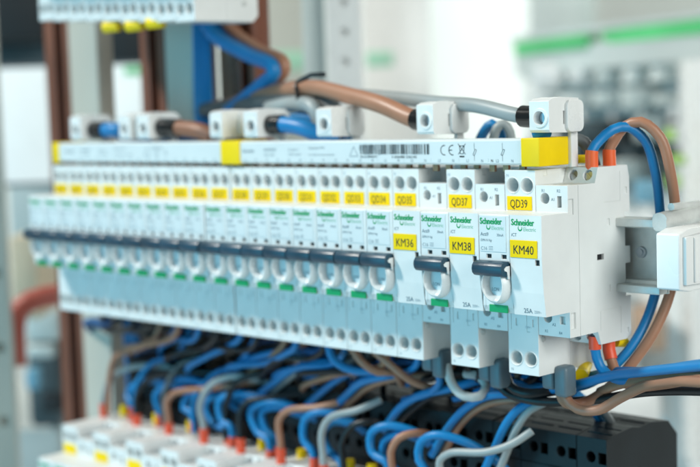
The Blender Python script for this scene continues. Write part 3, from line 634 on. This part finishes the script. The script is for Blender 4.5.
loops = [
 ([(132, 416, 36), (128, 395, 38), (140, 382, 40), (168, 384, 40), (196, 392, 42), (222, 402, 50)], 2.49),
 ([(160, 424, 36), (156, 396, 36), (176, 380, 38), (206, 384, 40), (236, 398, 44)], 2.49),
 ([(193, 427, 34), (184, 408, 34), (190, 394, 36), (214, 394, 38), (244, 412, 46)], 2.49),
 ([(232, 442, 30), (222, 420, 30), (219, 402, 31), (232, 394, 34), (268, 398, 40), (298, 404, 50)], 2.32),
 ([(228, 444, 34), (214, 424, 34), (206, 405, 35), (218, 396, 37), (250, 402, 42)], 2.32),
 ([(270, 455, 28), (258, 432, 28), (251, 412, 29), (262, 403, 31), (290, 406, 38), (318, 420, 48)], 2.49),
 ([(276, 456, 32), (266, 430, 32), (262, 412, 33), (276, 407, 36), (304, 416, 44)], 2.32),
 ([(314, 468, 24), (304, 440, 24), (305, 420, 25), (318, 412, 27), (342, 416, 34), (366, 432, 44)], 2.32),
 ([(342, 478, 26), (330, 452, 26), (322, 434, 26), (332, 422, 28), (354, 424, 34)], 2.32),
 ([(388, 480, 20), (372, 452, 20), (371, 434, 21), (384, 426, 23), (410, 430, 30), (440, 446, 40)], 2.32),
 ([(400, 490, 24), (384, 460, 24), (384, 442, 25), (402, 434, 28), (430, 444, 38)], 2.15),
 ([(428, 490, 16), (419, 460, 16), (420, 444, 17), (434, 435, 18), (460, 440, 24), (490, 456, 34), (512, 476, 44)], 2.32),
]
for k, (pts, r) in enumerate(loops):
    cable('wire', 'blue wire loop above the bottom row, %s from the left' % (ords+['twelfth'])[k], 'wire', pts, r, 'blue', 'blue wire loops above the bottom row', [(0, 6.5, 2.7, 'red', 'ferrule')])
diag = [
 ([(330, 412, 38), (346, 396, 32), (362, 382, 26), (386, 376, 26), (408, 372, 34)], 2.32, 'blue', 'blue wire climbing to the right under breaker QD32'),
 ([(340, 412, 42), (356, 396, 36), (374, 384, 30), (398, 378, 30), (430, 376, 38), (470, 384, 50)], 2.15, 'brown', 'brown wire running beside the climbing blue wire'),
 ([(384, 430, 36), (402, 406, 30), (424, 394, 26), (452, 388, 28), (480, 380, 34)], 2.24, 'blue', 'blue wire slanting in front of the black terminals under QD36'),
 ([(392, 432, 40), (412, 410, 35), (436, 396, 32), (470, 392, 34)], 1.72, 'black', 'black wire slanting under the breakers beside a blue one'),
 ([(432, 455, 34), (448, 428, 30), (466, 408, 26), (488, 396, 24), (520, 393, 26), (560, 386, 32), (600, 378, 40)], 2.15, 'blue', 'long blue wire sweeping up right over the black terminals'),
 ([(442, 458, 38), (456, 430, 34), (474, 411, 30), (494, 402, 28), (520, 399, 30)], 2.06, 'brown', 'brown wire sweeping over the black terminals'),
 ([(480, 480, 30), (494, 450, 28), (506, 424, 26), (520, 408, 26), (536, 400, 30)], 2.15, 'blue', 'steep blue wire in front of the black terminals'),
 ([(494, 484, 32), (506, 454, 30), (518, 426, 28), (530, 410, 28), (546, 402, 32)], 2.06, 'grey', 'steep grey wire beside the steep blue wire'),
 ([(446, 364, 16), (452, 384, 16), (464, 396, 16), (480, 396, 20), (486, 386, 26), (478, 376, 30), (466, 374, 32)], 2.32, 'pgrey', 'pale grey wire curled under breaker QD35'),
 ([(436, 364, 18), (440, 380, 20), (428, 394, 28), (404, 400, 38)], 1.89, 'blue', 'blue wire dropping out of the clamp under QD35'),
 ([(375, 352, 16), (392, 366, 18), (410, 380, 22), (432, 388, 30), (452, 390, 40)], 2.06, 'brown', 'brown wire dropping from under breaker QD34'),
 ([(328, 344, 16), (334, 360, 16), (352, 370, 20), (380, 370, 26), (396, 362, 34)], 2.32, 'blue', 'blue wire sagging under breakers QD32 to QD34'),
 ([(352, 348, 14), (362, 362, 14), (378, 372, 18), (394, 372, 24), (402, 384, 32)], 2.15, 'brown', 'brown wire sagging under breaker QD33'),
 ([(300, 378, 40), (326, 368, 36), (352, 364, 34), (384, 374, 36), (410, 384, 44)], 2.15, 'blue', 'blue wire draped behind the sagging brown wire'),
 ([(205, 402, 44), (228, 376, 40), (250, 360, 34), (286, 352, 32), (330, 358, 36)], 2.32, 'blue', 'blue wire arching high behind the grey wires'),
 ([(226, 398, 48), (244, 378, 44), (266, 362, 38), (300, 354, 36), (336, 364, 42)], 2.06, 'brown', 'brown wire arching behind the high blue wire'),
 ([(246, 404, 44), (270, 386, 38), (292, 370, 32), (318, 362, 30), (352, 364, 36)], 2.15, 'blue', 'blue wire rising between grey and black wires'),
 ([(262, 402, 46), (284, 382, 42), (306, 368, 36), (340, 366, 36)], 2.06, 'grey', 'grey wire rising behind the blue ones'),
 ([(300, 412, 46), (322, 392, 40), (344, 376, 34), (372, 366, 34), (400, 366, 42)], 2.15, 'blue', 'blue wire crossing in front of the black terminals, middle'),
]
for pts, r, mm, lb in diag: cable('wire', lb, 'wire', pts, r, mm, 'wires tangled under the main row')
rx = random.Random(21)
for k in range(13):
    i_ = 5 + k; X = 18*i_ + 9; mm = ('brown', 'blue', 'black', 'blue', 'black')[k % 5]; y0 = 22+rx.uniform(-4, 8); l = rx.uniform(60, 95)
    P = [V((X, y0, -48)), V((X+rx.uniform(-2, 2), y0, -60)), V((X-14, y0+4, -67-rx.uniform(0, 4))), V((X-l*.5, y0+rx.uniform(2, 12), -70-rx.uniform(0, 7))), V((X-l, y0+rx.uniform(8, 22), -80-rx.uniform(0, 10))), V((X-l-14, 62, -100))]
    cable('wire', '%s wire leaving the underside of breaker QD%d, bent to the left' % (mm, 18+i_), 'wire', P, 1.9, mm, 'wires leaving the undersides of the breakers')
for k in range(5):
    X = 30 + 31*k; i_ = min(int(X//18), 21); mm = ('brown', 'blue', 'dgrey', 'blue', 'black', 'brown', 'blue', 'grey')[k % 8]
    P = [V((X+34, 34, -62)), V((X+28, 34+rx.uniform(-4, 4), -72)), V((X+8, 36+rx.uniform(-5, 4), -79-rx.uniform(0, 5))), V((X-14, 34+rx.uniform(-6, 5), -88-rx.uniform(0, 6))), V((X-24, 31, -106)), V((X-25, 30, -128))]
    cable('wire', 'thin %s wire running steeply down to the bottom row below breaker %s' % ({'dgrey': 'dark grey'}.get(mm, mm), order[i_]), 'wire', P, 1.8, mm, 'thin wires running down to the bottom row')
# mass of blurred wires behind; their dark colours carry the shade under the row
rw = random.Random(11)
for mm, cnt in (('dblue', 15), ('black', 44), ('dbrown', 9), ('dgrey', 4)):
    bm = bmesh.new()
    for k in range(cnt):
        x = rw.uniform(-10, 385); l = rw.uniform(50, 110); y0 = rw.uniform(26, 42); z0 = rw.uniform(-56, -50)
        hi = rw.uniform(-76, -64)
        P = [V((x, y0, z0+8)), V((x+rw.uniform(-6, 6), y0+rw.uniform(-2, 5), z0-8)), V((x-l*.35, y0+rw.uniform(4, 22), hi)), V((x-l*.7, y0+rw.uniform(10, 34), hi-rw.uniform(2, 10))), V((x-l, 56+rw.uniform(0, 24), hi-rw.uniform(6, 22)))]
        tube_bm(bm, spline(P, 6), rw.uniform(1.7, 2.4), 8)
    o = link('wire_tangle', finish(bm, 'wire_tangle', M[mm], 60)); tag(o, 'dense %s wires darkened as in shadow under the main row' % {'dblue': 'dark blue', 'black': 'black', 'dbrown': 'dark brown', 'dgrey': 'dark grey'}[mm], 'wires', None, 'stuff')
for k, (px, py) in enumerate(((124, 410), (157, 418), (191, 425), (228, 434), (263, 444), (302, 455), (350, 466), (372, 470))):
    ferrule(px, py, 38, 'yellow_p', 'small yellow ferrule behind the red ones on the bottom row, %s from the left' % ords[k], 3.2, 7)
for k, (px, py) in enumerate(((131, 415), (160, 423), (196, 431), (233, 440))):
    pass

# ------------------------------------------------------------------ posts behind the rows
def post(name, label, px, Y, wpx, parts, group, py=60):
    """parts: list of (fraction0, fraction1, material, y-offset, part name)"""
    a = at(px-wpx/2, py, Y=Y); b_ = at(px+wpx/2, py, Y=Y); wd = b_.x-a.x
    t = thing(name, label, 'post', (0, 0, 0), group)
    for f0, f1, mm, dy, pn in parts:
        bm = bmesh.new(); box(bm, a.x+wd*f0, a.x+wd*f1, Y+dy, Y+dy+14, -900, 700); bevel(bm, .8); link(pn, finish(bm, pn, M[mm]), t)
    return t
brown3 = [(0, .38, 'brownbar', 0, 'brown_bar'), (.38, .70, 'darkbar', 6, 'dark_channel'), (.70, 1, 'brownbar', 0, 'brown_bar')]
GP = 'brown and black posts behind the breakers'; GG = 'pale grey posts behind the breakers'
post('brown_post', 'brown and black upright post, leftmost behind the rows', 58, 70, 26, brown3, GP)
post('brown_post', 'brown and black upright post between the two pale grey posts', 152, 70, 24, brown3, GP)
post('brown_post', 'brown and black upright post behind the blue elbow cables', 243, 74, 22, brown3, GP)
post('brown_post', 'narrow brown upright post just left of the hanging blue cables', 197, 84, 8, [(0, 1, 'brownbar', 0, 'brown_bar')], GP)
post('grey_post', 'wide pale grey upright post, leftmost behind the rows', 83, 66, 28, [(0, 1, 'greybar', 0, 'enamel_face')], GG)
post('grey_post', 'wide pale grey upright post left of the blue cables', 180, 66, 30, [(0, 1, 'greybar', 0, 'enamel_face')], GG)
post('grey_post', 'narrow pale grey upright post behind the blue elbow cables', 226, 90, 14, [(0, 1, 'greybar', 0, 'enamel_face')], GG)
t = thing('blue_cable_bundle', 'dark blue vertical cable bundle under the row, right of the grey post', 'cable', (0, 0, 0))
for k in range(3):
    p = at(128+5*k, 350, Y=64); bm = bmesh.new(); tube_bm(bm, [V((p.x, 64, -60)), V((p.x-1, 66, -130)), V((p.x, 62, -220))], 3.6, 10); link('strand', finish(bm, 'strand', M['dblue'], 60), t)

# perforated uprights
def perforated(label, D, px, wpx, z0, z1, m, hole_dz, hole_r, grp, py=60, off=.5, two=True):
    c = at(px, py, D=D); k = D/FP; wd = wpx*k; t = thing('perforated_upright', label, 'upright', c, grp)
    t.rotation_euler.z = -YAW if False else -math.radians(45.5)*0
    bm = bmesh.new(); r_ = R0*wd/2; d_ = V((FW.x, FW.y, 0)).normalized()*10
    zz0, zz1 = z0-c.z, z1-c.z
    vs_ = [bm.verts.new((r_*a + d_*b_ + V((0, 0, z)))*S) for z in (zz0, zz1) for a, b_ in ((-1, 0), (1, 0), (1, 1), (-1, 1))]
    for f in ((0, 3, 2, 1), (4, 5, 6, 7), (0, 1, 5, 4), (1, 2, 6, 5), (2, 3, 7, 6), (3, 0, 4, 7)): bm.faces.new([vs_[i] for i in f])
    hb_ = bmesh.new(); z = zz0+20
    while z < zz1-10:
        cyl(hb_, r_*(off*2-1) - d_*.3 + V((0, 0, z)), d_, hole_r, 8, 14); z += hole_dz
    link('channel', carve('channel', bm, [hb_], M[m], 0), t)
    if two:
        bm = bmesh.new(); a0 = -r_*1.0 - R0*wd*.75; 
        vs_ = [bm.verts.new((q + V((0, 0, z)))*S) for z in (zz0, zz1) for q in (a0+d_*2, -r_+d_*2-R0*2, -r_+d_*5-R0*2, a0+d_*5)]
        for f in ((0, 3, 2, 1), (4, 5, 6, 7), (0, 1, 5, 4), (1, 2, 6, 5), (2, 3, 7, 6), (3, 0, 4, 7)): bm.faces.new([vs_[i] for i in f])
        link('side_flange', finish(bm, 'side_flange', M['rack']), t)
    return t
perforated('pale perforated steel upright standing behind the brown cable', 1080, 345, 34, -700, 900, 'cream', 22.5, 3.2, None)
perforated('blurred grey perforated upright at the left edge of the photo', 1150, -19, 30, -1190, 900, 'greybar', 62, 4.5, None, off=.62, two=False)

# ------------------------------------------------------------------ the workshop behind, far out of focus
def slab(name, label, cat, pa, pb, D, depth, m, grp=None, kind=None, r=2, parent=None, tilt=0, local=False):
    """upright box whose front spans photo corners pa..pb at depth D, facing the camera side"""
    A = at(*pa, D=D); B = at(*pb, D=D); c = (A+B)/2; wd = abs((B-A).dot(R0)); h = abs(A.z-B.z)
    bm = bmesh.new(); box(bm, -wd/2, wd/2, 0, depth, -h/2, h/2)
    if r: bevel(bm, min(r, wd/5, h/5), 2)
    o = link(name, finish(bm, name, M[m]), parent); o.rotation_euler = (0, tilt, -YAW if False else math.atan2(R0.y, R0.x)); 
    o.location = c*S
    if parent is None: tag(o, label, cat, grp, kind)
    return o
def children_of(t, items):
    for pn, pa, pb, D, dp, m_, r in items: slab(pn, None, None, pa, pb, D, dp, m_, parent=t, r=r)
# left: screens, dark cabinets, box, red hose, machine
t = thing('monitor', 'blurred bright white screen at the left edge', 'screen'); children_of(t, [('casing', (-40, 66), (54, 186), 1500, 30, 'rackd', 2), ('display', (-38, 70), (51, 182), 1495, 4, 'screen', 1)])
t = thing('monitor', 'blurred white screen between the first two brown posts', 'screen'); children_of(t, [('casing', (93, 63), (144, 145), 1500, 30, 'rackd', 2), ('display', (95, 66), (144, 145), 1495, 4, 'screen', 1)])
slab('green_strip', 'small blurred green strip on top of the white screen', 'strip', (124, 67), (142, 74), 1480, 8, 'strip')
slab('dark_cabinet', 'black cabinet in the top left corner', 'cabinet', (-60, -30), (44, 40), 1900, 300, 'dark')
slab('dark_cabinet', 'dark grey cabinet above the left white screen', 'cabinet', (-60, 38), (60, 120), 2000, 300, 'rackd')
slab('dark_cabinet', 'black cabinet seen between the two grey posts', 'cabinet', (90, -20), (150, 66), 1900, 200, 'dark')
slab('equipment_box', 'dark grey box under the left white screen', 'box', (8, 178), (62, 250), 1700, 120, 'rack')
slab('card_box', 'blurred beige cardboard box at the left edge', 'box', (9, 236), (40, 320), 1300, 90, 'beige', r=4)
slab('equipment_box', 'blurred olive grey box behind the beige box', 'box', (34, 262), (66, 300), 1450, 90, 'rackd', r=4)
P = [at(16, 366, D=1200), at(15, 345, D=1200), at(17, 314, D=1200), at(30, 301, D=1200), at(60, 294, D=1210), at(84, 290, D=1220)]
bm = bmesh.new(); tube_bm(bm, spline(P, 10), 9, 14); tag(link('red_hose', finish(bm, 'red_hose', M['redtube'], 60)), 'blurred red hose bent at the left edge below the box', 'hose')
slab('machine_part', 'blurred pale grey machine part inside the red hose bend', 'machine', (24, 310), (60, 342), 1400, 80, 'rack', r=8)
slab('machine_part', 'blurred dark cylinder shaped machine lower left', 'machine', (26, 342), (62, 428), 1450, 120, 'rackd', r=10)
slab('workbench', 'blurred grey workbench edge in the lower left corner', 'workbench', (-60, 430), (66, 560), 1500, 300, 'rack', r=6)
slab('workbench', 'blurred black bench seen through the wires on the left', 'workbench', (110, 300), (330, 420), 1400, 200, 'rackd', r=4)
# right: the big pale cabinet with green edge
t = thing('equipment_rack', 'pale equipment rack with a green edge strip, out of focus', 'rack')
def rack_pt(u, v, D0=1700, D1=1450):
    return None
items = []
A = at(513, 46, D=1900); B = at(760, 14, D=1500)
def beam(parent, name, pa, Da, pb_, Db, hpx, depth, m_):
    A = at(*pa, D=Da); B = at(*pb_, D=Db); ha = hpx*Da/FP; d = (B-A); nrm = V((-d.y, d.x, 0)).normalized()*depth
    if nrm.dot(FW) < 0: nrm = -nrm
    bm = bmesh.new(); vs_ = [bm.verts.new(q*S) for q in (A, B, B+nrm, A+nrm)] + [bm.verts.new((q+V((0, 0, -ha)))*S) for q in (A, B, B+nrm, A+nrm)]
    for f in ((0, 3, 2, 1), (4, 5, 6, 7), (0, 1, 5, 4), (1, 2, 6, 5), (2, 3, 7, 6), (3, 0, 4, 7)): bm.faces.new([vs_[i] for i in f])
    return link(name, finish(bm, name, M[m_], 0), parent)
beam(t, 'green_edge', (514, 43), 1900, (586, 34), 1760, 12, 20, 'strip'); beam(t, 'green_edge', (602, 31), 1740, (760, 12), 1500, 13, 20, 'strip')
beam(t, 'top_rail', (510, 37), 1905, (760, 4), 1505, 5, 12, 'rack'); beam(t, 'back_panel', (522, 54), 1950, (760, 30), 1580, 460, 12, 'cream'); beam(t, 'lower_panel', (574, 126), 1850, (680, 120), 1690, 64, 6, 'rackd'); beam(t, 'fascia', (515, 52), 1905, (760, 23), 1506, 24, 12, 'rack')
rr = random.Random(4)
for j, (y0, h) in enumerate(((66, 14), (92, 16), (122, 20), (160, 22))):
    x = 528
    while x < 700:
        wd = rr.uniform(14, 34); Dd = 1860-(x-520)*1.45
        mm = rr.choice(('rack', 'greybar', 'wall', 'rack', 'cream', 'rack')) if j < 2 else rr.choice(('rackd', 'rack', 'rack', 'cream', 'cream', 'dark'))
        slab('module', None, None, (x, y0+rr.uniform(-4, 4)), (x+wd, y0+h+rr.uniform(-4, 4)), Dd, 40, mm, parent=t, r=2); x += wd+rr.uniform(2, 10)
for px, py, w_, h_, mm, lb in ((672, 135, 10, 12, 'lime', 'upper lime green component in the right rack'), (680, 160, 14, 10, 'lime', 'middle lime green component in the right rack'), (676, 182, 12, 14, 'lime', 'lower lime green component in the right rack'),
        (648, 192, 22, 22, 'bluebox', 'blurred blue component behind the brown wire loop')):
    slab('component', lb, 'component', (px-w_/2, py-h_/2), (px+w_/2, py+h_/2), 1430, 20, mm)
slab('cabinet_post', 'pale cabinet side at the right edge of the photo', 'cabinet', (687, 60), (800, 470), 1480, 60, 'cream')
slab('lamp_housing', 'round white blurred lamp shape left of the rack', 'lamp', (534, 64), (560, 88), 1500, 16, 'cream', r=8)
slab('wall_panel', 'pale panel high on the wall above the left end of the green strip', 'panel', (528, -60), (600, 60), 3300, 40, 'rack')
slab('wall_panel', 'warm grey panel high on the wall at the top right corner', 'panel', (596, -60), (780, 60), 3200, 40, 'wallg')
slab('green_strip', 'blurred green strip left of the perforated upright', 'strip', (262, 52), (312, 70), 1800, 20, 'strip_pale')
slab('green_strip', 'blurred green strip right of the perforated upright', 'strip', (366, 52), (394, 66), 1800, 20, 'strip_pale')
slab('tall_cabinet', 'pale tall cabinet behind the perforated upright', 'cabinet', (256, -40), (314, 300), 2000, 200, 'greybar')
slab('tall_cabinet', 'white tall cabinet behind the brown feeder cable', 'cabinet', (360, -40), (438, 300), 2300, 200, 'cream')
# lower right
slab('storage_box', 'blurred white box in the lower right corner', 'box', (560, 388), (664, 470), 1300, 100, 'cream', r=8)
slab('storage_box', 'blurred blue box in the lower right corner', 'box', (640, 424), (674, 500), 1400, 80, 'bluebox', r=8)
slab('card_box', 'blurred beige card box behind the right hand wires', 'box', (640, 312), (668, 352), 1500, 60, 'tan', r=8)
slab('workbench', 'blurred white bench surface seen under the breakers', 'workbench', (330, 300), (640, 430), 1700, 300, 'cream', r=4)

for o in bpy.data.objects:
    if o.parent and o.name.split('.')[0] in ('lettering', 'logo_lettering', 'tag_lettering', 'block_lettering', 'copper_teeth', 'slot_shade', 'side_slot_shade', 'barcode'): o['kind'] = 'stuff'

slab('cover_plate', 'pale grey cover plate at the top edge above the hanging blue cables', 'cover', (189, -40), (246, 18), 880, 12, 'white', r=1)

for px, py, w_, h_, mm, lb in ((40, 352, 26, 12, 'rack', 'pale blurred lump on top of the dark machine'), (32, 380, 14, 20, 'bluebox', 'blurred blue part in front of the dark machine'), (52, 404, 24, 18, 'dark', 'black blurred part in front of the dark machine')):
    slab('machine_part', lb, 'machine', (px-w_/2, py-h_/2), (px+w_/2, py+h_/2), 1400, 20, mm, r=5)
